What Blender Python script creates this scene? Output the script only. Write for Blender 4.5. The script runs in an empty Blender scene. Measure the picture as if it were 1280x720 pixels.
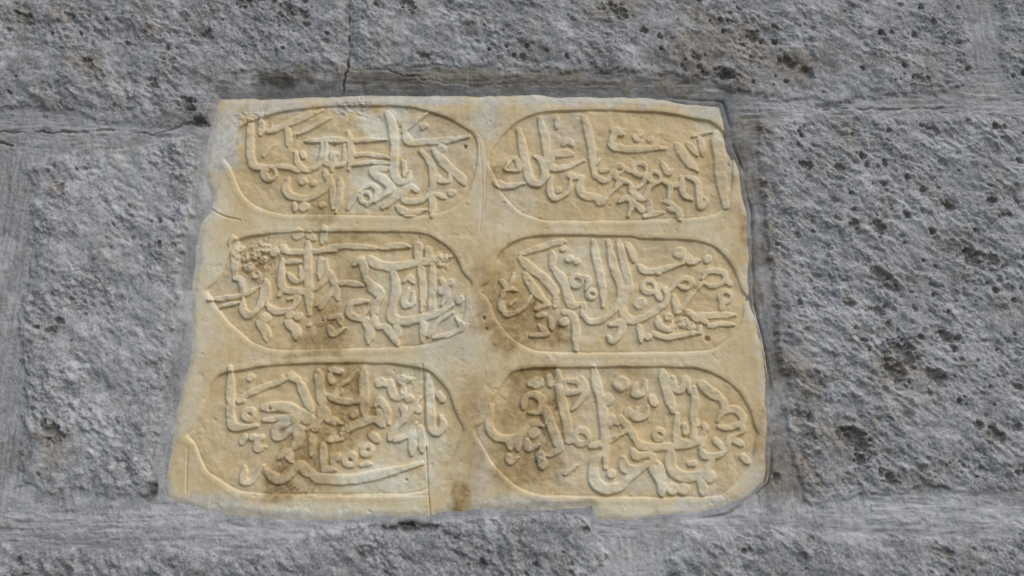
import bpy, math
import numpy as np
from mathutils import Matrix, Vector

# ------------------------------------------------------------------ camera, light, exposure
scene = bpy.context.scene
COL = scene.collection
F_PX = 1000.0                       # focal length in photo pixels (photo is 1280 px wide)
PITCH = math.radians(16.0)
ROLL = math.radians(0.85)
DIST = 0.80                         # metres from lens to wall, level
CX, CZ = 0.04, -0.235
_f = np.array([0, math.cos(PITCH), math.sin(PITCH)])
_r0 = np.array([1.0, 0, 0]); _u0 = np.array([0, -math.sin(PITCH), math.cos(PITCH)])
_r = math.cos(ROLL) * _r0 + math.sin(ROLL) * _u0
_u = -math.sin(ROLL) * _r0 + math.cos(ROLL) * _u0
CAM = np.array([CX, -DIST, CZ])

def plaque_level(z):                 # height of the slab's face (mm, out of the wall): it sits back from the stones
    return -8.5 - 2.0 * (z / 210.0)

ON_SLAB = False
def p2w(p, slab=None):
    """photo pixel -> point on the wall plane (or on the slab's plane), millimetres (x, z)"""
    p = np.asarray(p, dtype=float).reshape(-1, 2)
    d = F_PX * _f[None] + (p[:, :1] - 640) * _r[None] - (p[:, 1:] - 360) * _u[None]
    t = DIST / d[:, 1]
    q = CAM[None] + d * t[:, None]
    for _ in range(3 if (ON_SLAB if slab is None else slab) else 0):
        t = (DIST - plaque_level(q[:, 2] * 1000.0) * 0.001) / d[:, 1]
        q = CAM[None] + d * t[:, None]
    return np.stack([q[:, 0], q[:, 2]], 1) * 1000.0

cam_d = bpy.data.cameras.new('camera'); cam = bpy.data.objects.new('camera', cam_d); COL.objects.link(cam)
m = Matrix.Identity(4)
for i in range(3):
    m[i][0] = _r[i]; m[i][1] = _u[i]; m[i][2] = -_f[i]; m[i][3] = CAM[i]
cam.matrix_world = m
cam_d.sensor_width = 36.0; cam_d.lens = 36.0 * F_PX / 1280.0
cam_d.clip_start = 0.01; cam_d.clip_end = 200
scene.camera = cam

SUN_EL, SUN_AZ = math.radians(52), math.radians(128)      # azimuth clockwise from +Y
sun_dir = Vector((math.sin(SUN_AZ) * math.cos(SUN_EL), math.cos(SUN_AZ) * math.cos(SUN_EL), math.sin(SUN_EL)))
world = bpy.data.worlds.new('World'); scene.world = world; world.use_nodes = True
wn = world.node_tree.nodes; bg = wn['Background']
sky = wn.new('ShaderNodeTexSky'); sky.sky_type = 'NISHITA'; sky.sun_disc = False
sky.sun_elevation = SUN_EL; sky.sun_rotation = SUN_AZ
world.node_tree.links.new(sky.outputs[0], bg.inputs[0]); bg.inputs[1].default_value = 0.10
sd_ = bpy.data.lights.new('sun', 'SUN'); sun = bpy.data.objects.new('sun', sd_); COL.objects.link(sun)
sd_.energy = 1.05; sd_.angle = math.radians(75); sd_.color = (1.0, 0.95, 0.88)
sun.rotation_euler = (-sun_dir).to_track_quat('-Z', 'Y').to_euler()
scene.view_settings.view_transform = 'Standard'; scene.view_settings.look = 'None'
scene.view_settings.gamma = 1.0
scene.view_settings.exposure = 0.96

# ------------------------------------------------------------------ numeric helpers
def perlin(x, y, seed):
    rs = np.random.RandomState(seed)
    a = rs.rand(256, 256) * 2 * np.pi
    gx, gy = np.cos(a).astype(np.float32), np.sin(a).astype(np.float32)
    xi = np.floor(x).astype(np.int64); yi = np.floor(y).astype(np.int64)
    fx = (x - xi).astype(np.float32); fy = (y - yi).astype(np.float32)
    u = fx * fx * fx * (fx * (fx * 6 - 15) + 10); v = fy * fy * fy * (fy * (fy * 6 - 15) + 10)
    x0, x1, y0, y1 = xi & 255, (xi + 1) & 255, yi & 255, (yi + 1) & 255
    n00 = gx[x0, y0] * fx + gy[x0, y0] * fy
    n10 = gx[x1, y0] * (fx - 1) + gy[x1, y0] * fy
    n01 = gx[x0, y1] * fx + gy[x0, y1] * (fy - 1)
    n11 = gx[x1, y1] * (fx - 1) + gy[x1, y1] * (fy - 1)
    a0 = n00 + u * (n10 - n00); a1 = n01 + u * (n11 - n01)
    return (a0 + v * (a1 - a0)) * 1.5

def fbm(x, y, scale, octv, seed, gain=0.5):
    o = 0; a = 1.0; s = 1.0 / scale
    for k in range(octv):
        o = o + a * perlin(x * s + 17.3 * k, y * s - 9.1 * k, seed + k); a *= gain; s *= 2.03
    return o

def sstep(a, b, x):
    t = np.clip((x - a) / (b - a), 0, 1); return t * t * (3 - 2 * t)

def poly_sd(X, Y, P, far=60.0):
    """signed distance to polygon P, positive inside"""
    out = np.full(X.shape, -far, np.float32)
    m_ = (X > P[:, 0].min() - far) & (X < P[:, 0].max() + far) & (Y > P[:, 1].min() - far) & (Y < P[:, 1].max() + far)
    x = X[m_].astype(np.float32); y = Y[m_].astype(np.float32)
    d2 = np.full(x.shape, 1e12, np.float32); ins = np.zeros(x.shape, bool)
    for (ax, ay), (bx, by) in zip(P, np.roll(P, -1, 0)):
        ex, ey = bx - ax, by - ay
        wx, wy = x - ax, y - ay
        t = np.clip((wx * ex + wy * ey) / (ex * ex + ey * ey + 1e-9), 0, 1)
        d2 = np.minimum(d2, (wx - ex * t) ** 2 + (wy - ey * t) ** 2)
        if ay != by:
            c = (ay > y) != (by > y)
            ins ^= c & (x < (bx - ax) * (y - ay) / (by - ay) + ax)
    d = np.sqrt(d2)
    out[m_] = np.where(ins, d, -d)
    return out

def catmull(P, n=6, closed=False):
    P = np.asarray(P, float)
    if len(P) < 3: return P
    if closed: Q = np.vstack([P[-1:], P, P[:2]])
    else: Q = np.vstack([2 * P[:1] - P[1:2], P, 2 * P[-1:] - P[-2:-1]])
    out = []
    for i in range(1, len(Q) - 2):
        a, b, c, d = Q[i - 1], Q[i], Q[i + 1], Q[i + 2]
        for t in np.linspace(0, 1, n, endpoint=False):
            out.append(0.5 * (2 * b + (c - a) * t + (2 * a - 5 * b + 4 * c - d) * t * t + (3 * b - a - 3 * c + d) * t ** 3))
    if not closed: out.append(Q[-2])
    return np.array(out)

def blur(A, sg):
    r = int(3 * sg + 1); k_ = np.exp(-0.5 * (np.arange(-r, r + 1) / sg) ** 2); k_ /= k_.sum()
    for ax in (0, 1):
        P = np.pad(A, [(r, r) if q == ax else (0, 0) for q in (0, 1)], mode='edge')
        A = sum(w * (P[i:i + A.shape[0], :] if ax == 0 else P[:, i:i + A.shape[1]]) for i, w in enumerate(k_))
    return A

def blobs(X, Y, lst, nz):
    """sum of soft noisy patches; lst = (px, py, rx_px, ry_px, amount)"""
    o = np.zeros(X.shape, np.float32)
    for (px, py, rx, ry, am) in lst:
        c = p2w((px, py))[0]
        r = np.sqrt(((X - c[0]) / (rx * 0.82)) ** 2 + ((Y - c[1]) / (ry * 0.82)) ** 2)
        o = np.maximum(o, am * sstep(1.35, 0.35, r + 0.5 * nz))
    return o

# ------------------------------------------------------------------ mesh helpers
def grid_part(name, xs, zs, H, fmask, attrs, mat, parent, depth=None, NRM=None):
    """the faces of a height field picked by fmask, as one mesh with sides going back into the wall"""
    nx, nz = len(xs), len(zs)
    jj, ii = np.nonzero(fmask)                        # rows (z), cols (x)
    v0 = jj * nx + ii
    quads = np.stack([v0, v0 + 1, v0 + nx + 1, v0 + nx], 1)
    used = np.unique(quads)
    lut = np.full(nx * nz, -1, np.int64); lut[used] = np.arange(len(used))
    q = lut[quads]
    vx = xs[used % nx]; vz = zs[used // nx]; vh = H.ravel()[used]
    co = np.stack([vx, -vh, vz], 1) * 0.001
    nrm = NRM.reshape(-1, 3)[used]
    nv = len(used); loops = q; extra_at = np.arange(nv)
    if depth is not None:
        e = np.concatenate([q[:, [0, 1]], q[:, [1, 2]], q[:, [2, 3]], q[:, [3, 0]]])
        key = np.sort(e, 1); kk = key[:, 0] * (nv + 1) + key[:, 1]
        _, inv, cnt = np.unique(kk, return_inverse=True, return_counts=True)
        be = e[cnt[inv] == 1]
        bv = np.unique(be)
        l2 = np.full(nv, -1, np.int64); l2[bv] = np.arange(len(bv))
        front = co[bv].copy()
        back = front.copy(); c = front.mean(0)
        back[:, 1] = depth * 0.001
        back[:, 0] = c[0] + (back[:, 0] - c[0]) * 0.985; back[:, 2] = c[2] + (back[:, 2] - c[2]) * 0.985
        nb = len(bv)
        co = np.vstack([co, front, back]); nrm = np.vstack([nrm, np.zeros((2 * nb, 3))])
        a, b = l2[be[:, 0]], l2[be[:, 1]]
        sk = np.stack([nv + b, nv + a, nv + nb + a, nv + nb + b], 1)
        loops = np.vstack([q, sk]); extra_at = np.concatenate([extra_at, bv, bv])
    me = bpy.data.meshes.new(name)
    me.vertices.add(len(co)); me.vertices.foreach_set('co', co.astype(np.float32).ravel())
    me.loops.add(loops.size); me.loops.foreach_set('vertex_index', loops.astype(np.int32).ravel())
    me.polygons.add(len(loops))
    me.polygons.foreach_set('loop_start', np.arange(0, loops.size, 4, dtype=np.int32))
    me.update(calc_edges=True); me.validate()
    me.polygons.foreach_set('use_smooth', np.ones(len(loops), bool))
    for an, arr in attrs.items():
        at = me.attributes.new(an, 'FLOAT', 'POINT')
        at.data.foreach_set('value', arr.ravel()[used][extra_at].astype(np.float32))
    me.normals_split_custom_set_from_vertices(nrm.astype(np.float32))
    me.materials.append(mat)
    o = bpy.data.objects.new(name, me); COL.objects.link(o)
    if parent is not None: o.parent = parent
    return o

def grid_normals(xs, zs, H):
    dz, dx = np.gradient(H, zs, xs)
    n = np.stack([-dx, -np.ones_like(H), -dz], 2)       # surface (x, -h, z)
    return n / np.linalg.norm(n, axis=2, keepdims=True)

def fmean(A): return 0.25 * (A[:-1, :-1] + A[1:, :-1] + A[:-1, 1:] + A[1:, 1:])

# ------------------------------------------------------------------ materials
class N:
    def __init__(s, name):
        s.m = bpy.data.materials.new(name); s.m.use_nodes = True
        s.t = s.m.node_tree; s.b = s.t.nodes['Principled BSDF']; s.l = s.t.links.new
        s.co = s.t.nodes.new('ShaderNodeTexCoord').outputs['Object']
    def attr(s, n):
        a = s.t.nodes.new('ShaderNodeAttribute'); a.attribute_name = n; return a.outputs['Fac']
    def noise(s, scale, detail=6, rough=0.6, vec=None, stretch=None, rot=0.0):
        n = s.t.nodes.new('ShaderNodeTexNoise'); n.inputs['Scale'].default_value = scale
        n.inputs['Detail'].default_value = detail; n.inputs['Roughness'].default_value = rough
        v = vec or s.co
        if stretch:
            r1 = s.t.nodes.new('ShaderNodeMapping'); r1.inputs['Rotation'].default_value = (0, rot, 0)
            mp = s.t.nodes.new('ShaderNodeMapping'); mp.inputs['Scale'].default_value = stretch
            s.l(v, r1.inputs['Vector']); s.l(r1.outputs[0], mp.inputs['Vector']); v = mp.outputs[0]
        s.l(v, n.inputs['Vector']); return n.outputs['Fac']
    def ramp(s, f, stops):
        r = s.t.nodes.new('ShaderNodeValToRGB'); e = r.color_ramp.elements
        while len(e) < len(stops): e.new(0.5)
        for k, (p, c) in enumerate(stops):
            e[k].position = p; e[k].color = (*c, 1) if len(c) == 3 else c
        s.l(f, r.inputs[0]); return r.outputs[0]
    def mix(s, f, a, b, mode='MIX'):
        n = s.t.nodes.new('ShaderNodeMix'); n.data_type = 'RGBA'; n.blend_type = mode
        for sock, v in ((n.inputs[0], f), (n.inputs[6], a), (n.inputs[7], b)):
            if hasattr(v, 'links'): s.l(v, sock)
            elif isinstance(v, tuple): sock.default_value = (*v, 1)
            else: sock.default_value = v
        return n.outputs[2]
    def math(s, op, a, b=0.0, clamp=False):
        n = s.t.nodes.new('ShaderNodeMath'); n.operation = op; n.use_clamp = clamp
        for k, v in enumerate((a, b)):
            if hasattr(v, 'links'): s.l(v, n.inputs[k])
            else: n.inputs[k].default_value = v
        return n.outputs[0]
    def bump(s, h, dist, strength=1.0, prev=None):
        n = s.t.nodes.new('ShaderNodeBump'); n.inputs['Distance'].default_value = dist
        n.inputs['Strength'].default_value = strength; s.l(h, n.inputs['Height'])
        if prev is not None: s.l(prev, n.inputs['Normal'])
        return n.outputs[0]
    def out(s, col, nrm, rough=0.9, spec=0.15):
        s.l(col, s.b.inputs['Base Color']); s.l(nrm, s.b.inputs['Normal'])
        s.b.inputs['Roughness'].default_value = rough; s.b.inputs['Specular IOR Level'].default_value = spec
        return s.m

def g3(v, t=(1, 1, 1)): return (v * t[0], v * t[1], v * t[2])
COOL = (1.06, 1.0, 0.94)

def stone_mat():
    n = N('weathered grey limestone')
    big = n.noise(14, 6, 0.62)
    mid = n.noise(85, 7, 0.68, stretch=(1, 1, 2.0), rot=math.radians(-38))
    med = n.noise(210, 5, 0.7)
    fine = n.noise(520, 4, 0.7)
    c = n.ramp(mid, [(0.36, g3(0.14, COOL)), (0.47, g3(0.28, COOL)), (0.55, g3(0.38, COOL)), (0.64, g3(0.58, COOL))])
    c = n.mix(0.42, c, n.ramp(big, [(0.36, g3(0.17, COOL)), (0.5, g3(0.31, COOL)), (0.60, g3(0.54, COOL))]))
    c = n.mix(0.42, c, n.ramp(med, [(0.36, g3(0.09, COOL)), (0.5, g3(0.29, COOL)), (0.63, g3(0.60, COOL))]))
    c = n.mix(0.34, c, n.ramp(fine, [(0.38, g3(0.08, COOL)), (0.5, g3(0.29, COOL)), (0.62, g3(0.62, COOL))]))
    c = n.mix(1.0, c, n.ramp(n.attr('tone'), [(0.3, (0.72,)*3), (0.5, (0.98,)*3), (0.7, (1.14,)*3)]), 'MULTIPLY')
    br = n.math('MULTIPLY', n.attr('brown'), n.ramp(mid, [(0.35, (0.45,)*3), (0.62, (1,)*3)]), True)
    c = n.mix(br, c, n.ramp(med, [(0.36, (0.15, 0.112, 0.072)), (0.64, (0.38, 0.30, 0.205))]))
    c = n.mix(n.attr('dark_tint'), c, n.ramp(med, [(0.36, (0.06, 0.053, 0.046)), (0.64, (0.16, 0.145, 0.125))]))
    c = n.mix(n.math('MULTIPLY', n.attr('white'), n.ramp(mid, [(0.4, (0.3,)*3), (0.6, (1,)*3)]), True), c, g3(0.56, COOL))
    b = n.bump(fine, 0.0006, 0.6)
    b = n.bump(n.noise(170, 5, 0.7, stretch=(1, 1, 2), rot=math.radians(-38)), 0.0010, 0.6, b)
    return n.out(c, b, 0.95, 0.1)

def mortar_mat():
    n = N('old grey lime mortar')
    big = n.noise(13, 6, 0.62)
    hz = n.noise(60, 6, 0.7, stretch=(0.22, 1, 2.6), rot=math.radians(2))
    vt = n.noise(60, 6, 0.7, stretch=(2.6, 1, 0.22), rot=math.radians(4))
    st = n.mix(n.attr('vert'), hz, vt)
    med = n.noise(150, 6, 0.7)
    fine = n.noise(560, 4, 0.7)
    c = n.ramp(st, [(0.36, g3(0.21, COOL)), (0.5, g3(0.32, COOL)), (0.64, g3(0.46, COOL))])
    c = n.mix(0.45, c, n.ramp(big, [(0.36, g3(0.22, COOL)), (0.5, g3(0.32, COOL)), (0.64, g3(0.46, COOL))]))
    c = n.mix(0.34, c, n.ramp(med, [(0.36, g3(0.13, COOL)), (0.64, g3(0.50, COOL))]))
    c = n.mix(0.28, c, n.ramp(fine, [(0.36, g3(0.10, COOL)), (0.64, g3(0.52, COOL))]))
    br = n.math('MULTIPLY', n.attr('brown'), n.ramp(big, [(0.35, (0.65,)*3), (0.6, (1,)*3)]), True)
    c = n.mix(br, c, n.ramp(med, [(0.36, (0.19, 0.148, 0.10)), (0.64, (0.36, 0.285, 0.20))]))
    c = n.mix(n.attr('dark_tint'), c, n.ramp(st, [(0.36, (0.065, 0.057, 0.048)), (0.64, (0.17, 0.15, 0.13))]))
    c = n.mix(n.math('MULTIPLY', n.attr('white'), n.ramp(med, [(0.4, (0.55,)*3), (0.6, (1,)*3)]), True), c, g3(0.58, COOL))
    b = n.bump(fine, 0.0006, 0.7)
    b = n.bump(med, 0.0010, 0.6, b)
    b = n.bump(st, 0.0013, 0.65, b)
    return n.out(c, b, 0.95, 0.1)

def marble_mat(name):
    n = N(name)
    big = n.noise(9, 6, 0.62)
    mid = n.noise(42, 7, 0.66)
    streak = n.noise(55, 6, 0.65, stretch=(2.4, 1, 0.4))
    fine = n.noise(600, 3, 0.6)
    spk = n.noise(150, 4, 0.7)
    c = n.ramp(big, [(0.38, (0.69, 0.465, 0.195)), (0.5, (0.76, 0.56, 0.28)), (0.62, (0.79, 0.645, 0.40))])
    c = n.mix(0.4, c, n.ramp(mid, [(0.36, (0.63, 0.41, 0.16)), (0.5, (0.76, 0.56, 0.29)), (0.64, (0.83, 0.70, 0.48))]))
    c = n.mix(0.25, c, n.ramp(streak, [(0.36, (0.60, 0.44, 0.21)), (0.64, (0.80, 0.70, 0.50))]))
    c = n.mix(n.math('MULTIPLY', n.attr('worn'), 0.30), c, (0.75, 0.65, 0.46))
    c = n.mix(n.math('MULTIPLY', n.attr('amber'), n.ramp(mid, [(0.33, (0.35,)*3), (0.58, (0.95,)*3)]), True), c, (0.57, 0.355, 0.125))
    c = n.mix(n.math('MULTIPLY', n.attr('pale'), n.ramp(mid, [(0.35, (0.5,)*3), (0.55, (0.95,)*3)]), True), c, (0.82, 0.75, 0.575))
    c = n.mix(n.math('MULTIPLY', n.attr('grey'), n.ramp(mid, [(0.35, (0.55,)*3), (0.6, (0.95,)*3)]), True), c, n.ramp(spk, [(0.36, (0.50, 0.47, 0.415)), (0.64, (0.70, 0.665, 0.60))]))
    st = n.math('MULTIPLY', n.attr('stain'), n.ramp(mid, [(0.32, (0.65,)*3), (0.5, (1,)*3)]), True)
    c = n.mix(st, c, n.ramp(spk, [(0.36, (0.32, 0.19, 0.06)), (0.64, (0.49, 0.315, 0.12))]))
    c = n.mix(n.attr('soot'), c, (0.045, 0.045, 0.05))
    c = n.mix(0.12, c, n.ramp(spk, [(0.36, (0.28, 0.2, 0.1)), (0.64, (0.72, 0.63, 0.47))]))
    b = n.bump(fine, 0.00025, 0.5)
    b = n.bump(spk, 0.0005, 0.45, b)
    b = n.bump(mid, 0.0008, 0.4, b)
    return n.out(c, b, 0.62, 0.25)

M_STONE, M_MORTAR = stone_mat(), mortar_mat()
M_MARBLE = marble_mat('aged honey marble')

# ------------------------------------------------------------------ layout traced on the wall plane (photo pixels)
PLAQUE = [(275,123),(262,160),(255,190),(253,228),(262,252),(260,264),(250,276),(244,310),(238,350),(235,400),(236,440),(224,485),(214,540),(205,595),(206,622),(217,633),(270,641),(330,648),(400,651),(470,650),(536,651),(548,645),(600,642),(670,638),(738,634),(741,652),(800,653),(870,648),(910,640),(940,620),(958,603),(962,585),(962,540),(961,480),(952,425),(941,380),(938,330),(938,270),(928,215),(914,180),(909,148),(902,129),(850,125),(800,119),(700,117),(560,117),(440,118),(350,121)]
BLOCKS = [
 [(-700,-700),(434,-700),(435,0),(433,60),(427,88),(350,87),(276,86),(268,120),(256,148),(190,157),(140,152),(100,140),(40,132),(0,134),(-700,125)],
 [(441,-700),(440,0),(438,70),(450,84),(560,79),(640,83),(700,86),(800,88),(860,94),(900,103),(930,117),(1040,125),(1120,118),(1170,116),(1205,106),(1222,88),(1214,40),(1200,0),(1170,-700)],
 [(1222,-700),(1248,0),(1254,60),(1262,100),(1285,117),(2000,110),(2000,-700)],
 [(952,152),(1000,145),(1100,142),(1240,140),(1280,147),(2000,140),(2000,622),(1280,614),(1180,608),(1100,619),(1050,625),(1016,632),(1000,610),(992,560),(986,500),(976,440),(970,380),(966,330),(960,280),(950,200)],
 [(34,205),(60,192),(150,184),(236,172),(240,200),(236,260),(222,330),(213,400),(206,460),(196,530),(187,600),(180,622),(150,622),(100,612),(60,616),(22,602),(30,500),(26,400),(40,300)],
 [(-700,185),(-14,188),(-8,300),(-12,600),(-700,606)],
 [(-700,690),(0,689),(100,692),(220,684),(300,700),(345,690),(385,668),(450,658),(530,656),(600,656),(650,650),(700,648),(735,645),(748,668),(756,695),(742,725),(700,1400),(-700,1400)],
 [(862,668),(900,668),(950,661),(1000,666),(1060,668),(1180,676),(1280,668),(2000,674),(2000,1400),(812,1400),(822,725),(840,692)],
]
BLOCK_LABELS = [None]*8
CART = {
 'TL': [(276,200),(290,182),(300,158),(345,141),(400,133),(435,131),(500,132),(545,141),(575,155),(595,170),(597,200),(590,230),(575,255),(540,269),(470,271),(400,270),(362,270),(338,266),(318,258),(303,246),(292,225),(285,206)],
 'TR': [(608,203),(622,175),(650,149),(690,138),(760,137),(830,140),(870,147),(895,153),(914,178),(917,225),(908,258),(880,272),(800,276),(690,277),(665,272),(645,262),(626,240),(614,212)],
 'ML': [(252,364),(270,350),(284,322),(290,302),(325,293),(365,290),(440,289),(520,290),(545,298),(567,315),(580,340),(593,357),(582,365),(583,385),(575,410),(555,425),(520,434),(400,438),(352,439),(328,435),(308,424),(287,405),(270,385),(262,370)],
 'MR': [(599,359),(612,350),(618,325),(632,308),(655,297),(690,293),(785,294),(800,297),(860,299),(885,304),(908,320),(920,340),(930,365),(941,371),(931,380),(930,395),(922,415),(905,430),(880,440),(800,442),(690,442),(660,437),(640,425),(620,402),(612,380)],
 'BL': [(227,544),(238,535),(255,500),(270,470),(300,463),(330,457),(400,453),(490,454),(535,463),(558,485),(570,515),(581,537),(575,548),(568,572),(545,602),(532,614),(505,619),(400,620),(330,619),(305,616),(285,609),(264,595),(251,577),(243,556)],
 'BR': [(589,534),(602,530),(612,505),(630,475),(645,463),(690,459),(800,458),(860,459),(890,465),(915,480),(935,505),(945,535),(954,545),(945,550),(943,570),(930,595),(910,615),(880,623),(700,622),(665,618),(640,605),(615,580),(600,555)],
}
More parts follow.
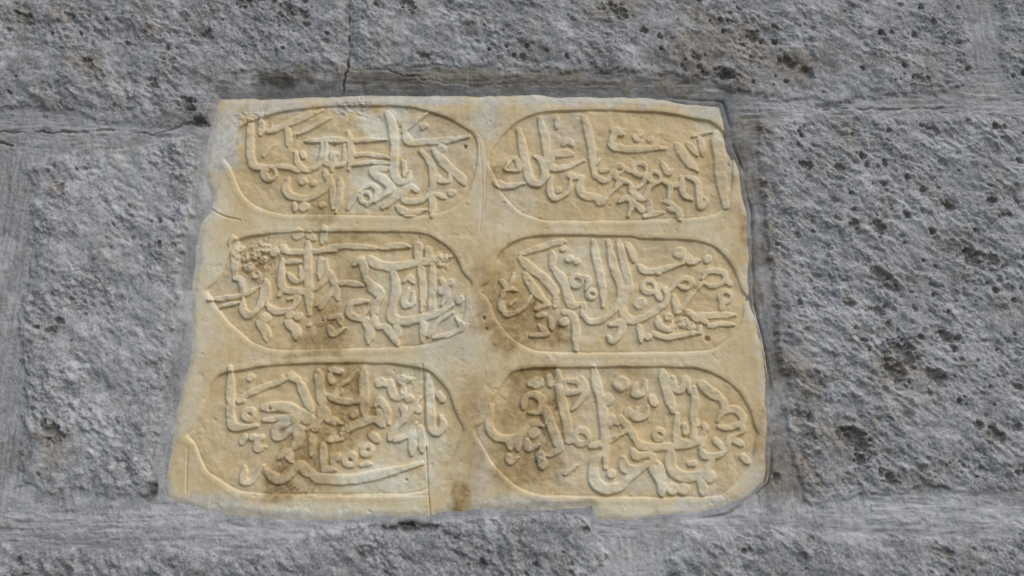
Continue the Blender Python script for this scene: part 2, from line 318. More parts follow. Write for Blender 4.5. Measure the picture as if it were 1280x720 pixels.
# writing: strokes traced per crop of the photograph: (origin x, origin y, scale) and (width, points)
A=(240,120,4.237); B=(410,120,4.237); C=(600,120,4.237); D=(760,120,4.237)
E=(230,280,4.237); Fc=(400,280,4.237); G=(600,280,4.237); Hc=(765,280,4.237)
I=(215,445,3.789); J=(395,445,3.789); K=(595,445,3.789); L=(770,445,3.789)
def ring(x, y, r, w=22): return (w, [(x+r*math.cos(a)*1.0, y+r*math.sin(a)*0.95) for a in np.linspace(0.4, 0.4+2*math.pi*0.97, 9)])
def dot(x, y, w): return (w, [(x-3, y+2), (x+3, y-2)])
STROKES = {
 'TL': [(A, [(32,[(312,130),(306,200),(310,330),(328,372),(385,385),(400,440)]), ring(410,410,36,22), (28,[(365,130),(360,205)]),
   (44,[(400,188),(520,140),(690,72)]), (30,[(560,205),(680,140),(730,115)]), (28,[(500,170),(506,260)]), (24,[(380,320),(432,260)]),
   (28,[(600,238),(700,232),(805,226)]), (26,[(712,255),(705,350),(800,358),(805,260)]), dot(757,310,26),
   (28,[(548,300),(562,360),(600,392),(655,378),(682,330),(690,240)]), (34,[(508,440),(496,490),(522,528),(600,545),(672,520),(720,470),(732,425)]),
   dot(585,455,36), dot(642,462,30), dot(592,590,42), (24,[(440,370),(520,380),(565,402)]), (28,[(700,400),(742,480),(745,600)]), (26,[(785,440),(762,620)]),
   (22,[(580,300),(590,330)]), dot(690,580,30), (22,[(540,570),(545,610)])]),
  (B, [(36,[(312,85),(336,150),(350,260),(350,400),(372,448),(418,448),(432,400)]), (20,[(395,340),(402,425)]), (24,[(0,240),(120,236),(310,228)]),
   (28,[(105,190),(110,390)]), (24,[(130,318),(200,306),(335,330)]), (24,[(120,368),(230,352),(325,355)]),
   (38,[(335,382),(235,396),(318,465),(328,500),(250,560)]), (46,[(290,590),(380,520),(435,470)]), (26,[(180,500),(230,472),(262,500),(240,550),(200,585)]),
   ring(200,540,28,20), (28,[(105,600),(150,525),(190,490)]), (32,[(395,185),(470,120),(522,90)]), (36,[(405,190),(430,240),(520,240),(630,232),(745,210)]), dot(505,158,34),
   (30,[(490,290),(540,350),(556,430),(545,500),(500,550),(425,562),(400,540),(430,500)]), (38,[(560,285),(620,360),(700,430),(722,465)]), dot(600,275,40),
   (24,[(582,420),(592,450),(640,450),(642,410)]), (30,[(548,520),(548,640)]), (34,[(370,590),(430,622),(520,602)]), dot(655,512,32), (26,[(470,500),(440,480)]),
   (26,[(20,300),(20,400)]), (24,[(60,440),(40,600)]), (26,[(560,520),(620,540)]) ])],
 'TR': [(C, [(26,[(480,440),(542,430)]), (26,[(602,420),(640,440)]), (24,[(770,385),(800,400)]), (36,[(205,175),(222,260),(246,380),(270,450),(320,462),(346,410),(322,340),(290,318)]), (36,[(315,115),(340,200),(352,300),(368,368),(412,386),(480,370),(552,340)]),
   (24,[(405,108),(406,165)]), (40,[(380,312),(490,306)]), (26,[(380,310),(378,350)]), (30,[(440,262),(462,235),(485,262)]), (34,[(550,110),(575,200),(592,300),(602,420)]),
   (24,[(132,385),(168,330),(198,340),(204,392),(135,392)]), (32,[(80,458),(130,480),(235,464)]), (28,[(380,430),(368,490),(388,540),(432,534),(470,500),(482,440)]), dot(412,500,30),
   (36,[(542,430),(527,490),(552,530),(620,540),(642,562),(682,520),(745,468)]), (28,[(615,430),(662,450),(692,420),(722,372),(770,385)]), ring(735,385,26,20),
   (36,[(690,240),(720,195),(765,180)]), (30,[(690,250),(722,285)]), dot(480,420,36), (24,[(610,360),(640,330)]), (24,[(640,400),(680,390)])]),
  (D, [(26,[(20,400),(60,440),(120,460)]), (26,[(295,450),(330,480),(320,560)]), (26,[(130,565),(160,590)]), (24,[(330,570),(372,612)]), (26,[(60,440),(40,490)]), (36,[(30,180),(80,200)]), (36,[(50,268),(100,282),(305,276)]), dot(172,200,32), dot(225,228,30), (26,[(140,210),(155,235)]), ring(168,388,34,24), (26,[(205,410),(180,465),(130,500)]), ring(250,430,30,24),
   (28,[(290,355),(318,405),(345,385)]), (30,[(120,460),(138,520),(190,542),(222,480),(295,450)]), (32,[(60,560),(95,540),(130,565),(108,635)]), (30,[(160,590),(190,612)]), (28,[(220,555),(226,620),(295,618)]),
   (38,[(368,258),(412,330),(475,392)]), (26,[(420,250),(472,310)]), (28,[(485,215),(502,310)]), (22,[(450,212),(545,185)]), (54,[(575,190),(592,300),(602,420),(622,585)]),
   (28,[(392,430),(396,512),(442,548)]), (30,[(420,430),(470,452),(482,512),(490,590),(522,562),(512,540)]), (30,[(320,600),(372,612),(382,660)]), (24,[(300,560),(330,570)]), dot(360,470,30), (26,[(190,640),(260,625)])])],
 'ML': [(E, [(26,[(430,300),(440,430)]), (24,[(268,290),(300,300),(310,410)]), dot(300,130,26), (24,[(500,380),(520,345)]), (36,[(258,75),(270,150),(268,290)]), dot(602,55,48), (30,[(655,55),(690,80)]), (28,[(520,118),(560,148),(805,140)]), (32,[(522,190),(512,290),(532,345),(620,356),(700,335),(752,280),(748,190)]),
   (26,[(550,262),(590,302),(622,290),(612,225)]), (24,[(545,205),(620,200)]), (36,[(655,100),(655,300),(662,475)]), (28,[(720,180),(716,290)]), (26,[(700,432),(775,370)]),
   (26,[(130,402),(300,378),(405,330)]), (22,[(190,440),(300,415)]), (32,[(310,410),(312,460),(352,482),(402,430),(424,340),(430,300)]), (30,[(440,430),(480,462),(560,450),(602,390),(550,400)]),
   (34,[(395,520),(432,570),(440,615)]), dot(425,500,48), (34,[(540,520),(590,560),(590,605)]), dot(560,482,36), dot(605,490,34), dot(662,535,18), dot(340,230,40), dot(380,160,44), dot(430,130,46), dot(480,150,40), dot(420,190,34), dot(330,180,30), (30,[(740,20),(730,100)]), dot(380,270,36)]),
  (Fc, [(26,[(240,290),(272,335)]), (26,[(52,380),(90,315)]), (26,[(202,496),(242,510)]), (26,[(282,485),(300,540),(340,540)]), (28,[(0,134),(330,132)]), (34,[(330,126),(470,118)]), (42,[(258,180),(300,214),(400,226),(500,206),(600,190),(690,170)]), (36,[(515,105),(512,185)]), (30,[(525,210),(536,460)]), (32,[(572,125),(572,180)]), (32,[(592,210),(592,440),(575,475)]),
   (40,[(388,260),(402,340),(382,430),(382,500),(460,516),(560,492),(640,468),(702,428)]), (26,[(440,305),(470,280),(495,310)]), (26,[(468,340),(440,400),(452,432),(492,420),(492,360)]),
   (34,[(180,215),(220,190),(240,290)]), (48,[(272,335),(312,362)]), (34,[(335,365),(292,430),(282,485)]), (28,[(250,408),(172,420),(152,470),(202,496),(262,450)]), (28,[(50,250),(80,330),(92,400)]), (26,[(90,315),(225,325)]), (30,[(0,445),(52,380)]),
   (28,[(45,500),(100,490),(110,530)]), (28,[(48,545),(70,582),(135,550)]), (40,[(242,510),(262,560),(256,625)]), (30,[(340,540),(382,590),(412,640)]), (30,[(402,540),(412,600)]), (30,[(545,515),(540,620)]), (28,[(575,595),(622,520),(705,468)]), (26,[(600,605),(700,582),(752,550),(720,500)]),
   dot(620,170,40), dot(660,180,36), dot(640,210,30), dot(650,350,44), (26,[(640,290),(672,360),(642,430)]), dot(740,402,36), dot(690,310,30)])],
 'MR': [(G, [(26,[(402,390),(395,440)]), (26,[(345,412),(360,432)]), (24,[(548,420),(540,480)]), (26,[(118,460),(110,400)]), (26,[(440,470),(480,470)]), (38,[(215,180),(262,230),(342,290),(392,350),(402,390)]), (36,[(240,265),(282,340),(345,412)]), (28,[(270,385),(222,450),(152,480),(118,460)]), (36,[(395,240),(442,310),(468,400),(492,430),(548,420)]), (30,[(382,150),(376,235)]), (34,[(215,160),(390,100),(450,90)]),
   dot(442,130,26), dot(472,185,34), dot(512,198,28), ring(512,302,30,24), (28,[(545,280),(575,300),(560,345)]), ring(592,372,22,20), (32,[(600,88),(620,200),(646,320),(652,435)]), (34,[(680,88),(702,200),(742,320),(746,390),(700,462),(640,510),(580,516),(540,480)]),
   (32,[(735,88),(762,200),(792,330)]), (24,[(110,300),(150,335),(178,262)]), (24,[(120,390),(125,360),(162,342),(192,352)]), (22,[(160,430),(190,400)]), (34,[(480,470),(506,540),(506,665)]), (26,[(290,455),(362,432)]), (26,[(300,490),(350,480)]), (26,[(268,592),(352,584),(312,540)]),
   (34,[(690,535),(752,520),(742,580),(702,622),(680,600)]), dot(446,520,40), (24,[(370,500),(380,560)])]),
  (Hc, [(26,[(372,210),(410,165)]), (26,[(280,340),(292,372)]), (26,[(455,340),(485,310)]), (24,[(462,580),(470,540)]), dot(250,250,26), (36,[(36,88),(62,200),(86,330),(70,380),(55,440),(70,490),(120,512),(200,480),(272,430),(292,390),(280,340)]), dot(145,420,52), (30,[(85,105),(116,195)]), (30,[(148,222),(182,250),(280,235),(372,210)]), ring(198,332,34,26), (26,[(225,355),(255,400)]),
   (26,[(290,370),(342,312),(392,284),(424,310),(392,342),(350,322)]), (30,[(328,380),(340,430),(352,462),(402,400),(455,340)]), dot(362,152,52), (32,[(410,165),(412,200),(465,192)]), dot(505,185,34), (28,[(480,290),(510,252),(590,256),(596,300),(530,330),(485,310)]), (24,[(590,300),(632,320)]),
   ring(602,385,30,24), (26,[(580,410),(578,455)]), (30,[(440,485),(540,486),(655,482)]), (24,[(510,545),(645,535)]), (26,[(450,490),(500,530)]), (28,[(240,500),(252,540),(302,560),(322,520)]), dot(300,492,34), dot(378,522,44), (28,[(400,462),(452,515)]), dot(420,545,36), (28,[(215,580),(292,602),(402,584),(462,580)]), (26,[(142,540),(152,625)]), dot(192,600,28)])],
 'BL': [(I, [(28,[(610,265),(660,300)]), (26,[(565,100),(600,120)]), (28,[(706,240),(700,300),(640,350)]), (26,[(565,440),(540,452)]), (24,[(660,380),(660,470)]), (30,[(275,55),(275,200),(280,315),(310,340),(400,330)]), ring(365,278,24,22), (24,[(310,215),(342,210)]), (30,[(330,195),(430,150),(565,100)]), (38,[(430,245),(520,240),(612,265)]), (28,[(435,305),(540,292),(612,278)]), dot(372,102,28), (26,[(345,385),(330,405)]), (26,[(405,385),(402,440),(440,430)]),
   (34,[(480,375),(502,335),(600,292),(655,290)]), (28,[(480,385),(525,380),(602,310)]), (30,[(600,120),(632,200),(662,260)]), (32,[(688,70),(700,160),(706,240)]), (28,[(345,530),(340,590),(378,592),(432,520)]), (34,[(450,550),(490,582),(542,580),(600,520),(642,552),(720,576)]),
   (40,[(595,340),(600,400),(565,440)]), (28,[(505,485),(540,452),(565,500)]), dot(380,385,26), dot(422,390,26), (28,[(660,300),(682,350)]), dot(560,90,26), dot(515,105,20), dot(640,300,40), dot(610,350,26)]),
  (J, [(26,[(36,240),(60,300),(120,320)]), (26,[(190,220),(225,180)]), (26,[(275,298),(320,330)]), (26,[(60,400),(120,390)]), (24,[(412,120),(450,110)]), (24,[(30,540),(90,540)]), (26,[(420,300),(430,280)]), (32,[(15,80),(20,160),(36,240)]), (24,[(90,150),(140,120),(195,68)]), (22,[(60,90),(72,130)]), (34,[(225,60),(226,180),(232,300)]), (26,[(55,188),(120,212),(190,220)]), (38,[(120,390),(150,342),(232,310),(275,298)]), (28,[(280,235),(300,212),(330,252),(342,318)]), (24,[(290,260),(318,320)]),
   (28,[(350,120),(362,180),(402,190),(412,120)]), dot(402,110,34), dot(302,125,36), (30,[(350,395),(372,342),(432,280),(492,195)]), (28,[(370,402),(432,372),(472,320)]), (24,[(410,240),(422,300)]), (24,[(460,240),(492,262)]), (32,[(530,95),(540,200),(546,330),(576,360),(602,330),(590,285)]),
   (24,[(575,180),(602,212)]), ring(162,492,24,26), ring(245,446,20,26), (32,[(450,350),(452,465)]), (30,[(490,340),(502,450)]), dot(92,482,34), (22,[(80,500),(85,520)]), (26,[(258,375),(292,402)]), dot(178,275,30), (38,[(-10,576),(40,582),(150,586),(300,562),(500,508)]), dot(330,130,26), (24,[(120,70),(60,60)]), dot(100,170,34), dot(440,200,30), (24,[(30,420),(30,540)]), (22,[(210,520),(260,510)])])],
 'BR': [(K, [(26,[(150,392),(165,440)]), (26,[(312,262),(330,250)]), (26,[(432,405),(480,400)]), (26,[(405,440),(330,470)]), (24,[(690,368),(720,350)]), (28,[(75,235),(60,330),(90,380),(150,392),(205,370)]), (28,[(225,245),(230,202),(272,182),(312,212),(300,262),(250,270)]), dot(290,128,42), dot(262,130,26), (34,[(385,75),(402,190),(432,330),(432,405)]), (32,[(330,250),(352,320),(382,400),(405,440)]), (30,[(200,440),(200,392),(260,322),(315,330)]), dot(275,365,40), (24,[(240,400),(250,440),(300,420)]),
   (26,[(420,120),(482,120),(492,162),(430,172),(422,130)]), (28,[(500,105),(518,170),(482,222),(455,255)]), (32,[(555,55),(576,150),(600,260),(612,420),(612,530)]), ring(500,385,34,26), (38,[(610,450),(562,500),(560,590),(610,630),(682,620),(725,578),(783,530),(815,508)]), (24,[(150,470),(165,500),(200,480)]), (30,[(300,460),(315,530)]), (28,[(540,432),(620,405),(690,368)]),
   dot(690,130,54), dot(622,205,46), (28,[(630,330),(640,295),(670,320)]), (26,[(345,95),(352,140)]), dot(640,560,30), (24,[(420,560),(480,520)])]),
  (L, [(26,[(62,345),(90,400)]), (26,[(365,300),(385,325)]), (26,[(415,365),(400,440)]), (26,[(505,205),(512,262)]), (26,[(160,460),(180,505)]), (24,[(600,360),(604,310)]), (40,[(10,130),(50,125)]), (28,[(95,135),(90,180),(130,172),(142,120)]), (26,[(165,195),(185,235)]), (28,[(100,250),(90,290),(140,284),(152,240)]), (28,[(15,290),(62,345)]), dot(60,268,34), (36,[(220,75),(242,160),(268,262)]), (28,[(270,100),(276,150),(312,160),(332,110),(352,172)]), (28,[(372,150),(376,220),(366,290),(385,325)]),
   (34,[(400,130),(442,170),(505,205)]), (28,[(482,305),(512,262),(572,258),(604,310),(532,342),(490,335)]), (30,[(290,278),(286,380),(302,410),(352,410),(372,370),(366,300)]), (22,[(322,325),(330,372)]), (30,[(90,400),(132,430),(280,428),(382,410),(415,365)]), ring(206,372,24,22), (28,[(400,440),(422,472),(482,470),(522,440),(542,390),(605,360)]), (24,[(468,400),(512,442)]),
   (30,[(80,450),(102,478),(165,460)]), (32,[(35,485),(40,530),(100,540),(152,512),(195,502)]), (38,[(266,430),(258,520),(310,570),(392,566),(442,520),(462,478)]), (32,[(165,520),(208,590),(218,660)]), (26,[(205,515),(222,600)]), dot(270,630,42), dot(322,632,42), (30,[(400,590),(412,655)]), dot(442,570,44), (24,[(600,478),(625,505)]), (22,[(345,512),(380,510)]), (24,[(420,330),(425,345)]), (24,[(560,400),(600,420)])])],
}

PL_W = p2w(PLAQUE, True)

# ------------------------------------------------------------------ stone wall
def axis(lo, hi, step, out):
    a = list(np.arange(lo, hi, step)); s = step; L_ = [lo]; R_ = [a[-1]]
    while L_[-1] > lo - out: s *= 1.06; L_.append(L_[-1] - s)
    s = step
    while R_[-1] < hi + out: s *= 1.06; R_.append(R_[-1] + s)
    return np.array(L_[:0:-1] + a + R_[1:])

corn = p2w([(0, 0), (1280, 0), (0, 720), (1280, 720)])
X0, X1 = corn[:, 0].min() - 25, corn[:, 0].max() + 25
Z0, Z1 = corn[:, 1].min() - 25, corn[:, 1].max() + 25
xs = axis(X0, X1, 1.0, 520); zs = axis(Z0, Z1, 1.0, 420)
X, Z = np.meshgrid(xs, zs)
X = X.astype(np.float32); Z = Z.astype(np.float32)

wx = fbm(X, Z, 28, 4, 11) * 5.0; wz = fbm(X, Z, 28, 4, 21) * 5.0
Xw, Zw = X + wx, Z + wz
sds = np.stack([poly_sd(Xw, Zw, p2w(b)) for b in BLOCKS])
bid = sds.argmax(0); sd = sds.max(0)                     # >0 inside a stone
pl = -poly_sd(X + 0.25 * wx, Z + 0.25 * wz, PL_W)         # >0 outside the slab

ca, sa = math.cos(math.radians(38)), math.sin(math.radians(38))
U = X * ca - Z * sa; V = X * sa + Z * ca                  # U runs down to the right
btex = np.array([0.1, -0.05, 0.3, 0.35, -0.1, -0.3, 0.15, 0.0], np.float32)[bid]
act = sstep(-0.45, 0.55, fbm(X, Z, 55, 3, 35) + btex)              # worn smooth here, coarse there
rough = 3.6 * fbm(X, Z, 110, 3, 31) + 2.4 * fbm(X, Z, 34, 3, 33) + 1.0 * fbm(X, Z, 17, 3, 34)
rough += (0.6 + 0.8 * act) * 1.7 * fbm(U / 1.6, V, 13, 3, 41)
rough += (0.4 + 1.0 * act) * (0.95 * fbm(U / 1.3, V, 5.5, 3, 51, 0.6) + 0.6 * fbm(X, Z, 9, 3, 55, 0.6))
rough -= (0.3 + 0.9 * act) * (1.0 * sstep(0.35, 0.8, fbm(U / 1.4, V, 6.5, 2, 58)) + 0.9 * sstep(0.42, 0.8, fbm(X, Z, 3.8, 2, 59)))
# pits: real hollows in the stone
pit = np.zeros_like(X); pitn = fbm(X, Z, 7, 3, 65, 0.6)
rs = np.random.RandomState(5); rough = 0.85 * rough + 0.15 * blur(rough, 1.1)
def carve(cx, cz, ra, rb, dep, ang):
    R_ = max(ra, rb) * 1.5
    i0, i1 = np.searchsorted(xs, [cx - R_, cx + R_]); j0, j1 = np.searchsorted(zs, [cz - R_, cz + R_])
    if i1 - i0 < 2 or j1 - j0 < 2: return
    x = X[j0:j1, i0:i1] - cx; z = Z[j0:j1, i0:i1] - cz
    c_, s_ = math.cos(ang), math.sin(ang)
    r = np.sqrt(((x * c_ - z * s_) / ra) ** 2 + ((x * s_ + z * c_) / rb) ** 2) + 0.55 * pitn[j0:j1, i0:i1]
    pit[j0:j1, i0:i1] = np.maximum(pit[j0:j1, i0:i1], dep * sstep(1.1, 0.3, r))
dens = fbm(X, Z, 150, 2, 71)
n_p = 0
while n_p < 2500:
    cx, cz = rs.uniform(X0 - 200, X1 + 200), rs.uniform(Z0 - 150, Z1 + 150)
    i, j = np.searchsorted(xs, cx), np.searchsorted(zs, cz)
    right = 0.30 if cx > 250 else (-0.35 if (cx < -280 and cz < 140) or cz < -260 else 0.0)
    if dens[j, i] + right + rs.uniform(-0.5, 0.5) < 0.12: continue
    ra = 1.5 + rs.gamma(1.2, 1.1); rb = ra * rs.uniform(0.45, 0.9)
    carve(cx, cz, ra, rb, min(6.5, ra * rs.uniform(0.7, 1.5)), math.radians(38 + rs.normal(0, 22))); n_p += 1
for (px, py, rp, dp) in [(970,53,9,9),(985,78,15,8),(1010,88,13,8),(905,92,14,8),(1068,548,22,11),(1120,465,20,11),(1098,390,12,9),(1185,420,14,9),(1078,575,12,9),(1115,600,14,10),
    (990,598,12,8),(1215,320,16,9),(1240,325,12,8),(1040,250,10,7),(1100,285,14,8),(770,15,22,7),(510,6,14,8),(108,78,14,9),(358,10,14,8),(255,42,14,7),(190,105,12,7),(235,130,16,8),(65,540,18,8),(75,235,12,6),
    (1100,345,16,7),(1060,380,10,7),(1150,100,14,6),(1165,160,12,6),(1010,205,12,8),(1050,210,12,6),(1245,545,14,7),(1180,690,14,6),(970,555,14,6),(975,598,6,9),(530,70,12,7),(380,18,9,7),(85,20,12,6),(30,25,14,6),(1130,440,26,8),(1170,470,18,8),(1000,520,14,7)]:
    c_ = p2w((px, py))[0]; carve(c_[0], c_[1], rp * 0.8, rp * 0.5, dp * 0.85, math.radians(rs.uniform(15, 50)))
rough = rough - pit

stone_h = 0.2 + 0.86 * rough * (0.35 + 0.65 * sstep(0, 12, sd)) - 1.6 * sstep(18, 0, sd)
# side of the slab each point lies on, for how steep its mortar bed is
cpl = PL_W.mean(0); dxn = (X - cpl[0]) / 300.0; dzn = (Z - cpl[1]) / 205.0
ang_top = sstep(0.55, 1.0, dzn) * sstep(1.35, 0.95, np.abs(dxn))
ang_bot = sstep(-0.6, -1.0, dzn)
slope = 0.24 + 0.24 * (dxn < 0) + 0.24 * ang_top - 0.14 * ang_bot
mnoise_h = fbm(X / 7, Z, 5, 3, 81); mnoise_v = fbm(X, Z / 7, 5, 3, 91)
VJ = [(8, 180, 605), (1228, -300, 118)]
vert = sstep(-0.8, -1.0, dxn) * sstep(1.0, 0.85, np.abs(dzn)) + sstep(0.9, 1.02, dxn) * sstep(1.0, 0.85, np.abs(dzn)) * (dxn < 1.35)
c1 = p2w((10, 400))[0][0]; vert = np.maximum(vert, sstep(45, 25, np.abs(X - c1)) * (np.abs(dzn) < 0.9))
c1 = p2w((1228, 40))[0]; vert = np.maximum(vert, sstep(40, 25, np.abs(X - c1[0])) * (Z > c1[1] - 45))
c1 = p2w((790, 700))[0]; vert = np.maximum(vert, sstep(60, 35, np.abs(X - c1[0])) * (Z < c1[1] + 20))
vert = np.clip(vert, 0, 1).astype(np.float32)
mtex = (mnoise_h * (1 - vert) + mnoise_v * vert) * 0.95 * (0.7 + fbm(X, Z, 30, 2, 105)) + 0.8 * fbm(X, Z, 40, 3, 101) + 0.22 * fbm(X, Z, 3.2, 2, 111) + 0.45 * fbm(X, Z, 9, 3, 112) - 0.5 * sstep(0.38, 0.75, fbm(X, Z, 5, 2, 113))
joint_lv = -3.3 + mtex
# hair cracks along the joints
def crack_line(pts, wmm, dep, seed):
    P = catmull(p2w(pts), 5); out = np.zeros_like(X)
    jit = fbm(X, Z, 14, 4, seed) * 2.6; cn = fbm(X, Z, 18, 2, seed + 500)
    for (a, b) in zip(P[:-1], P[1:]):
        lo = np.minimum(a, b) - 8; hi = np.maximum(a, b) + 8
        i0, i1 = np.searchsorted(xs, [lo[0], hi[0]]); j0, j1 = np.searchsorted(zs, [lo[1], hi[1]])
        if i1 <= i0 or j1 <= j0: continue
        x = X[j0:j1, i0:i1] + jit[j0:j1, i0:i1]; z = Z[j0:j1, i0:i1] + jit[j0:j1, i0:i1]
        e = b - a; t = np.clip(((x - a[0]) * e[0] + (z - a[1]) * e[1]) / (e @ e), 0, 1)
        d = np.hypot(x - a[0] - e[0] * t, z - a[1] - e[1] * t)
        vw = np.clip(0.75 + 0.9 * cn[j0:j1, i0:i1], 0.15, 1.4); out[j0:j1, i0:i1] = np.maximum(out[j0:j1, i0:i1], dep * np.minimum(vw, 1) * sstep(wmm * vw, wmm * 0.2 * vw, d))
    return out
crk = crack_line([(-200,160),(0,163),(80,164),(140,161),(190,166),(230,155),(252,150)], 1.5, 3, 121)
crk = np.maximum(crk, crack_line([(-60,178),(0,178),(14,180)], 2.2, 5, 122))
crk = np.maximum(crk, crack_line([(438,-200),(437,0),(436,60),(431,90),(426,112)], 1.5, 7, 123))
crk = np.maximum(crk, crack_line([(1020,136),(1045,134),(1120,135),(1180,133)], 1.4, 3, 124))
crk = np.maximum(crk, crack_line([(437,86),(480,86),(560,102),(640,102),(800,103),(880,101)], 1.2, 2.2, 125))
crk = np.maximum(crk, crack_line([(1020,645),(1120,650),(1280,655)], 0.9, 0.8, 126))
crk = np.maximum(crk, crack_line([(0,655),(100,650),(180,654)], 0.9, 0.8, 127))
joint_lv = joint_lv - crk
bed = plaque_level(Z) + np.clip(pl, -9, 60) * slope * (1 + 0.25 * fbm(X, Z, 25, 2, 131)) + 0.8 * mtex * sstep(0, 5, pl)
bed = bed - 3.5 * sstep(0.7, 0.95, dxn) * np.exp(-((pl - 1.4) / 1.0) ** 2) * np.clip(0.9 + 1.2 * fbm(X, Z, 40, 2, 133), 0, 1.3)
# soft minimum of joint level and sloping bed
k = 3.0
mort_h = -k * np.log(np.exp(-np.clip(joint_lv, -40, 40) / k) + np.exp(-np.clip(bed, -40, 40) / k))
w_st = sstep(-2.5, 3.5, sd + 3 * fbm(X, Z, 7, 3, 151)) * sstep(1.0, 6.0, pl)
Hw = mort_h * (1 - w_st) + (stone_h - 0.6 * crk) * w_st
Hw = Hw - 6 * blobs(X, Z, [(512,662,30,6,1),(470,660,14,4,0.5),(249,149,9,7,0.8),(188,612,5,9,0.8),(1035,133,16,6,0.6),(972,598,5,6,0.9),(232,138,10,8,0.5),(905,95,14,6,0.5)], fbm(X, Z, 10, 3, 161))
Hw = Hw.astype(np.float64)

nzl = fbm(X, Z, 22, 4, 141)
brown = blobs(X, Z, [(900,70,90,55,0.75),(985,80,60,30,0.7),(770,15,40,25,0.6),(870,25,40,30,0.6),(600,95,330,17,0.85),(350,97,90,14,0.9),(870,105,60,25,0.7),(195,32,22,16,0.7),(110,80,26,18,0.6),
   (75,20,24,16,0.5),(15,15,30,20,0.5),(65,555,24,30,0.6),(65,233,14,12,0.6),(130,305,14,14,0.4),(940,200,34,90,0.85),(955,320,26,100,0.85),(985,470,38,70,0.85),(985,580,40,60,0.8),(1060,545,45,30,0.5),(1130,470,45,50,0.55),(1055,165,20,30,0.4),
   (1165,85,26,30,0.45),(1190,300,40,20,0.45),(1130,350,30,14,0.35),(790,690,30,30,0.2),(1020,205,30,18,0.35)], nzl)
dark_tint = blobs(X, Z, [(345,98,75,12,0.95),(470,95,60,10,0.6),(520,84,50,7,0.5),(620,98,60,8,0.4),(760,88,40,7,0.5),(905,92,26,12,0.6),(510,657,32,6,0.95),(248,150,12,10,0.8),(230,140,16,12,0.5),(188,612,7,14,0.8),(238,300,7,130,0.25),(222,440,7,120,0.2),(962,600,5,40,0.3)], nzl)  # darker top band and left bevel; shade of gap and hollows painted in
brown = np.maximum(brown, 0.55 * sstep(1.0, 4.0, pit) * (0.5 + 0.5 * (X > 100)))
white = blobs(X, Z, [(120,650,160,20,0.45),(330,670,120,16,0.4),(120,160,120,10,0.3),(1000,132,100,9,0.4),(1250,130,60,9,0.4),(150,260,70,50,0.4),(160,420,60,80,0.35),(120,520,50,60,0.3),(1060,640,100,18,0.4),(1000,360,30,50,0.35),(1040,120,120,14,0.3),(880,655,42,11,0.8),(800,690,40,40,0.35),(290,665,110,12,0.35),(1150,640,230,18,0.8),(1010,640,40,12,0.5),(780,690,50,45,0.5),(1090,132,110,8,0.3),(770,655,60,10,0.45),(215,190,14,40,0.15),(175,205,50,25,0.35),(45,270,8,90,0.3),(1010,435,25,30,0.35)], nzl)
white = np.maximum(white, 0.5 * sstep(0.12, 0.75, fbm(X, Z, 48, 4, 171) + 0.15 * (bid == 4)))
brown = np.maximum(brown, 0.35 * sstep(0.25, 0.8, fbm(X, Z, 42, 4, 181)))
tone = (np.array([-0.04, -0.01, 0.06, 0.04, 0.06, 0.0, -0.08, -0.05], np.float32)[bid] + 0.5).astype(np.float32)
NRM = grid_normals(xs, zs, Hw)
attrs = {'tone': tone, 'dark_tint': dark_tint, 'brown': brown, 'white': white, 'vert': vert}

stone_wall = bpy.data.objects.new('stone_wall', None); COL.objects.link(stone_wall)
stone_wall['label'] = 'rough pitted grey limestone block wall with mortar joints around the marble plaque'
stone_wall['category'] = 'wall'
f_sd, f_pl = fmean(sd), fmean(pl); f_bid = bid[:-1, :-1]
is_stone = (f_sd > -0.3) & (f_pl > 3.0)
is_mort = ~is_stone & (f_pl > -6.0)
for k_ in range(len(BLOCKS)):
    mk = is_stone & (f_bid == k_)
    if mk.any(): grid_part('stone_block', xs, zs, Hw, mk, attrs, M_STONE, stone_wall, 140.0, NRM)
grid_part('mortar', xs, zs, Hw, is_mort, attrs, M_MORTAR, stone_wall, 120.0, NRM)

# ------------------------------------------------------------------ marble plaque
ON_SLAB = True
lo, hi = PL_W.min(0) - 12, PL_W.max(0) + 12
px_ = np.arange(lo[0], hi[0], 0.72); pz_ = np.arange(lo[1], hi[1], 0.72)
PX, PZ = np.meshgrid(px_, pz_); PX = PX.astype(np.float32); PZ = PZ.astype(np.float32)
psd = poly_sd(PX, PZ, PL_W)
MM = 0.80                                                  # mm per photo pixel near the slab
wear = fbm(PX, PZ, 45, 3, 201)
face = plaque_level(PZ) + 1.4 * fbm(PX, PZ, 130, 3, 211) + 0.22 * fbm(PX, PZ, 14, 3, 221) - 2.2 * sstep(9, -2, psd + 3 * wear) - 26 * sstep(-1.0, -5.0, psd)
RH, LH = 2.2, 2.15
H = face.copy()
cart_m, let_m = {}, {}
wob = fbm(PX, PZ, 18, 3, 231) * 0.9
for key, pts in CART.items():
    P = catmull(p2w(pts), 4, True)
    s = blur(poly_sd(PX + wob, PZ + wob, P, 20.0), 4.2)
    floor_n = 0.35 * fbm(PX, PZ, 9, 3, 241) + 0.5 * fbm(PX, PZ, 40, 2, 251)
    zc = P[:, 1].mean()
    dep = RH * np.clip(1 + 0.5 * wear + 0.25 * fbm(PX, PZ, 22, 2, 235), 0.3, 1.5) * (0.80 + 0.32 * np.clip((PZ - zc) / 50, -1, 1))
    rec = dep * sstep(-0.6, 2.4, s)
    H = H - rec - 0.45 * np.exp(-((s - 1.6) / 0.9) ** 2) + floor_n * sstep(0, 3, s)
    H = H + 0.22 * np.exp(-((s + 3.2) / 2.0) ** 2)
    cart_m[key] = s
letters = np.zeros_like(PX)
lw1 = fbm(PX, PZ, 11, 3, 301) * 0.55; lw2 = fbm(PX, PZ, 11, 3, 311) * 0.55; lwid = 1.0 + 0.10 * fbm(PX, PZ, 16, 2, 321)
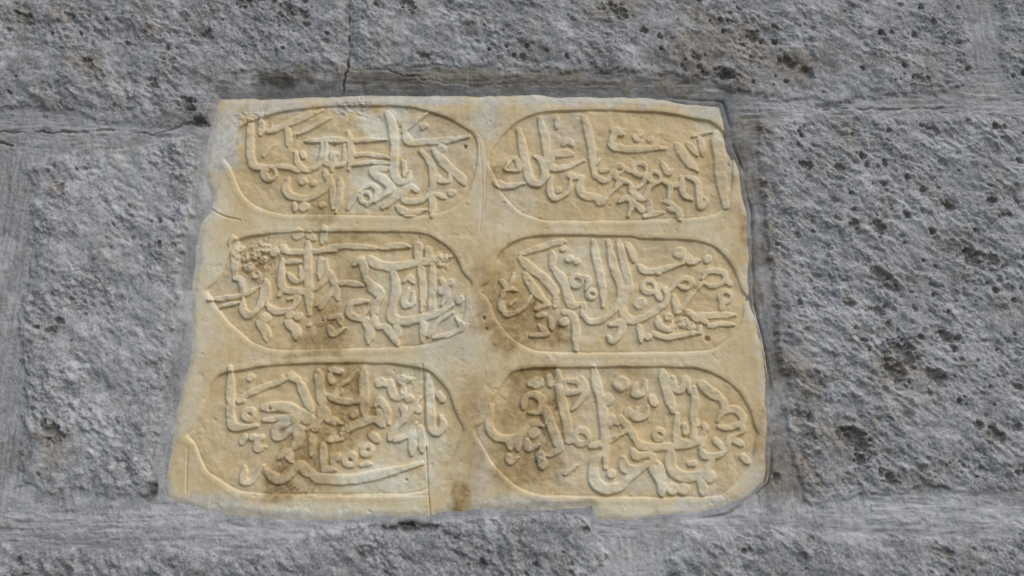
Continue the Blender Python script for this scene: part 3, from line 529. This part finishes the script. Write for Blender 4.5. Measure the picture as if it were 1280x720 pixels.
for key, groups in STROKES.items():
    lm = np.zeros_like(PX)
    for (ox, oy, sc), lst in groups:
        for (w, pts) in lst:
            q = [(ox + x / sc, oy + y / sc) for x, y in pts]
            P = catmull(p2w(q), 9) if len(q) > 2 else p2w(q)
            if len(q) == 2 and np.hypot(*(P[1] - P[0])) > 5:
                nrm_ = np.array([-(P[1] - P[0])[1], (P[1] - P[0])[0]]) * 0.05
                P = np.array([P[0] + (P[1] - P[0]) * t + nrm_ * 4 * t * (1 - t) for t in np.linspace(0, 1, 9)])
            hw0 = 0.5 * w / sc * MM * 1.30
            n_ = len(P)
            if n_ > 2:                                         # reed-pen swelling: wide on falling strokes, thin on rising ones, tapered ends
                dv = np.diff(P, axis=0); th = np.arctan2(dv[:, 1], dv[:, 0])
                hws = hw0 * (0.74 + 0.42 * np.abs(np.sin(th - math.radians(38))))
                kk_ = np.ones(7) / 7; hws = np.convolve(np.pad(hws, 3, mode='edge'), kk_, mode='valid')
                tt = np.linspace(0, 1, n_ - 1)
                hws = hws * (0.62 + 0.38 * sstep(0.0, 0.16, tt)) * (0.5 + 0.5 * sstep(1.0, 0.72, tt))
            else: hws = [hw0]
            for a_i in range(n_ - 1):
                a, b = P[a_i], P[a_i + 1]
                hw = hws[a_i]
                R_ = hw * 1.7 + 1.5
                l_, h_ = np.minimum(a, b) - R_, np.maximum(a, b) + R_
                i0, i1 = np.searchsorted(px_, [l_[0], h_[0]]); j0, j1 = np.searchsorted(pz_, [l_[1], h_[1]])
                x = PX[j0:j1, i0:i1] + lw1[j0:j1, i0:i1]; z = PZ[j0:j1, i0:i1] + lw2[j0:j1, i0:i1]
                e = b - a; t = np.clip(((x - a[0]) * e[0] + (z - a[1]) * e[1]) / (e @ e + 1e-9), 0, 1)
                r = np.hypot(x - a[0] - e[0] * t, z - a[1] - e[1] * t) / (hw * lwid[j0:j1, i0:i1])
                hgt = 0.84 * sstep(1.22, 0.80, r) + 0.16 * np.clip(1 - (r / 1.15) ** 2, 0, 1)
                lm[j0:j1, i0:i1] = np.maximum(lm[j0:j1, i0:i1], hgt)
    let_m[key] = lm
    letters = np.maximum(letters, lm)
amp = LH * (1.0 + 0.35 * wear + 0.18 * fbm(PX, PZ, 12, 2, 261))
H = H + letters * amp
# eroded, crumbled patches
pn = fbm(PX, PZ, 20, 3, 271)
ero = blobs(PX, PZ, [(322,322,30,26,1),(440,135,26,14,0.9),(320,150,24,16,0.7),(552,325,16,14,0.8),(425,535,20,16,0.6),(855,398,24,14,0.8),(510,478,24,18,0.5)], pn)
H = H + ero * (1.5 * fbm(PX, PZ, 4.5, 3, 281) - 0.5)
H = blur(H, 0.4)
# chips, drilled dots and the crack through the lower left tablet
for (px, py, r, d) in [(582,182,1.6,4),(338,510,1.5,3),(437,575,1.5,3),(459,563,1.5,3),(403,400,1.2,2),(508,600,1.5,2),(884,424,2.6,4),(605,398,1.6,2.5),(608,411,1.4,2),(335,216,1.2,2.5),(603,365,1.2,1.5),(417,181,2,2),(500,157,1.5,2)]:
    c_ = p2w((px, py))[0]; H = H - d * sstep(1.5 * r, 0.4 * r, np.hypot(PX - c_[0] + wob, PZ - c_[1] + wob))
rs2 = np.random.RandomState(9)
for _ in range(110):
    cx, cz = rs2.uniform(px_[0], px_[-1]), rs2.uniform(pz_[0], pz_[-1]); r_ = rs2.uniform(0.7, 1.5) if rs2.rand() < 0.9 else rs2.uniform(1.5, 2.6)
    i0, i1 = np.searchsorted(px_, [cx - 2 * r_, cx + 2 * r_]); j0, j1 = np.searchsorted(pz_, [cz - 2 * r_, cz + 2 * r_])
    H[j0:j1, i0:i1] -= rs2.uniform(0.3, 0.9) * sstep(1.6, 0.4, np.hypot((PX[j0:j1, i0:i1] - cx) * rs2.uniform(0.6, 1.2), PZ[j0:j1, i0:i1] - cz) / r_ + 0.4 * wob[j0:j1, i0:i1])
H -= 0.5 * sstep(0.45, 1.0, fbm(PX, PZ, 24, 4, 345, 0.55)) * (1 - 0.5 * letters)
H += 0.07 * fbm(PX, PZ, 4, 2, 347)
def groove(pts, w, d):
    global H
    P = catmull(p2w(pts), 5) if len(pts) > 2 else p2w(pts); best = np.full(PX.shape, 99.0, np.float32)
    l_, h_ = P.min(0) - 5, P.max(0) + 5
    i0, i1 = np.searchsorted(px_, [l_[0], h_[0]]); j0, j1 = np.searchsorted(pz_, [l_[1], h_[1]])
    x = PX[j0:j1, i0:i1] + 0.5 * wob[j0:j1, i0:i1]; z = PZ[j0:j1, i0:i1]
    bb = best[j0:j1, i0:i1]
    for a, b in zip(P[:-1], P[1:]):
        e = b - a; t = np.clip(((x - a[0]) * e[0] + (z - a[1]) * e[1]) / (e @ e + 1e-9), 0, 1)
        np.minimum(bb, np.hypot(x - a[0] - e[0] * t, z - a[1] - e[1] * t), out=bb)
    H = H - d * sstep(w, 0.2 * w, best)
groove([(528,455),(530,520),(533,570),(535,610),(538,648)], 0.9, 1.6)
groove([(600,180),(603,240),(600,290)], 0.8, 0.5)
groove([(253,252),(275,268),(300,275)], 1.2, 1.2)
groove([(234,560),(233,590),(232,615)], 0.9, 0.8)
groove([(395,620),(470,620),(535,619)], 0.7, 0.6)
groove([(598,165),(606,180),(608,205),(606,260)], 0.9, 0.5)
H = H.astype(np.float64)

stain = blobs(PX, PZ, [(350,606,26,24,1.0),(385,560,40,34,0.8),(435,520,42,40,0.85),(425,475,40,26,0.8),(400,590,26,20,0.6),(575,622,13,20,0.95),(590,560,16,60,0.4),(645,405,44,40,0.9),(690,415,24,24,0.9),(625,370,22,50,0.6),(668,505,44,50,0.85),(660,575,40,40,0.7),(640,590,30,30,0.6),
   (935,285,12,26,0.7),(410,405,34,36,0.8),(395,430,34,20,0.7),(440,350,26,34,0.55),(405,260,22,24,0.5),(420,235,20,26,0.35),(605,340,16,40,0.35),(590,510,18,40,0.4),(320,330,30,26,0.45),(625,215,14,14,0.6),(780,500,30,40,0.3),(955,550,10,50,0.5),(265,225,20,20,0.2),(540,310,40,8,0.2),(900,215,18,60,0.4),(840,250,60,30,0.3),(430,300,30,14,0.45),(560,150,30,14,0.4)], pn)
pale = blobs(PX, PZ, [(485,155,42,30,0.9),(470,230,44,40,0.8),(410,185,30,30,0.5),(480,600,70,20,0.8),(520,560,40,30,0.6),(470,370,60,50,0.35),(720,340,50,50,0.4),(800,600,120,14,0.5),(720,400,50,30,0.3),(740,500,30,60,0.3),(420,640,110,12,0.7),(270,270,14,14,0.7),(500,480,40,30,0.4)], pn)
grey = blobs(PX, PZ, [(275,175,26,60,0.95),(262,240,14,50,0.7),(330,135,60,16,0.7),(430,130,30,20,0.9),(520,125,90,10,0.7),(610,150,26,40,0.6),(720,125,120,10,0.7),(880,135,40,14,0.8),(245,330,10,60,0.7),(232,440,8,50,0.5),(210,560,8,60,0.5),(260,630,60,14,0.8),(340,645,70,8,0.7),(600,610,20,40,0.6),(640,630,80,14,0.8),(900,635,60,14,0.6),(945,600,20,30,0.6),(555,180,50,60,0.35),(560,400,40,60,0.4),(700,160,40,30,0.45),(640,250,40,30,0.35),(300,355,20,10,0.5),(345,540,10,10,0.3),(360,535,14,14,0.6),(600,560,10,60,0.4),(690,560,60,30,0.35),(915,210,10,50,0.5)], pn)
pale = np.maximum(pale, 0.8 * blobs(PX, PZ, [(250,420,16,160,0.6),(560,126,180,8,0.7),(780,124,140,8,0.8),(895,160,20,30,0.7),(420,640,180,10,0.8),(820,640,110,12,0.7),(600,230,14,60,0.5),(600,440,20,30,0.4)], pn))
grey = np.maximum(grey, 0.6 * sstep(9, -1, psd + 9 * fbm(PX, PZ, 26, 3, 341) - 2))
soot_n = fbm(PX, PZ, 3.0, 2, 291)
soot = blobs(PX, PZ, [(606,398,4,4,0.35),(610,412,4,4,0.3),(600,390,3,5,0.25),(695,490,5,28,0.8),(680,530,6,22,0.8),(673,572,7,16,0.85),(668,378,4,10,0.7),(700,405,6,10,0.6),(370,610,12,6,0.6),(352,581,8,7,0.6),(348,606,18,14,0.35),(385,612,8,6,0.4),(570,628,8,8,0.25),(336,598,10,10,0.35),(582,182,3,4,0.9),(440,150,6,10,0.3),(500,150,5,12,0.4)], pn) * sstep(-0.25, 0.5, soot_n)
PN = grid_normals(px_, pz_, H)
in_cart = np.max([sstep(0, 3, v_) for v_ in cart_m.values()], 0)
stain = np.clip(stain * 1.2, 0, 1) * (1 - 0.40 * letters); soot = soot * (1 - 0.25 * letters)
amber = np.maximum(0.42 * in_cart * (1 - letters), blobs(PX, PZ, [(350,560,90,60,0.6),(430,500,80,70,0.7),(670,540,90,90,0.9),(650,380,90,70,0.85),(820,540,60,50,0.5),(860,350,60,40,0.45),(410,380,90,70,0.65),(590,520,40,110,0.6),(930,300,30,70,0.7),(240,450,24,120,0.5),(225,570,20,50,0.45),(360,230,90,40,0.5),(860,220,80,50,0.5),(820,310,90,30,0.5),(820,520,110,60,0.35),(620,230,30,40,0.6),(290,280,50,30,0.4),(940,450,30,60,0.3),(950,570,20,50,0.6)], pn)) * (1 - 0.5 * letters)
worn = np.clip(letters * (0.8 + 0.8 * wear) , 0, 1)
pat = {'amber': amber, 'worn': worn, 'stain': stain, 'pale': pale, 'grey': grey, 'soot': soot}

plaque = bpy.data.objects.new('inscribed_plaque', None); COL.objects.link(plaque)
plaque['label'] = 'honey coloured marble plaque with six tablets of raised Arabic script in the wall'
plaque['category'] = 'plaque'
f_in = fmean(psd) > -9.0
ins_any = np.zeros(f_in.shape, bool)
for key in CART:
    other = np.max([cart_m[k2] for k2 in CART if k2 != key], 0)
    own = (fmean(cart_m[key]) > 0.4) & (fmean(cart_m[key] - other) > 0)
    let = (fmean(let_m[key]) > 0.36) & f_in & ~ins_any
    pan = own & ~let & f_in
    for k2 in CART:
        if k2 != key: pan &= ~(fmean(let_m[k2]) > 0.36)
    c_ob = grid_part('tablet', px_, pz_, H, pan, pat, M_MARBLE, plaque, None, PN)
    grid_part('inscription', px_, pz_, H, let, pat, M_MARBLE, c_ob, None, PN)
    ins_any |= let | pan
slab = grid_part('slab', px_, pz_, H, f_in & ~ins_any, pat, M_MARBLE, plaque, 60.0, PN)
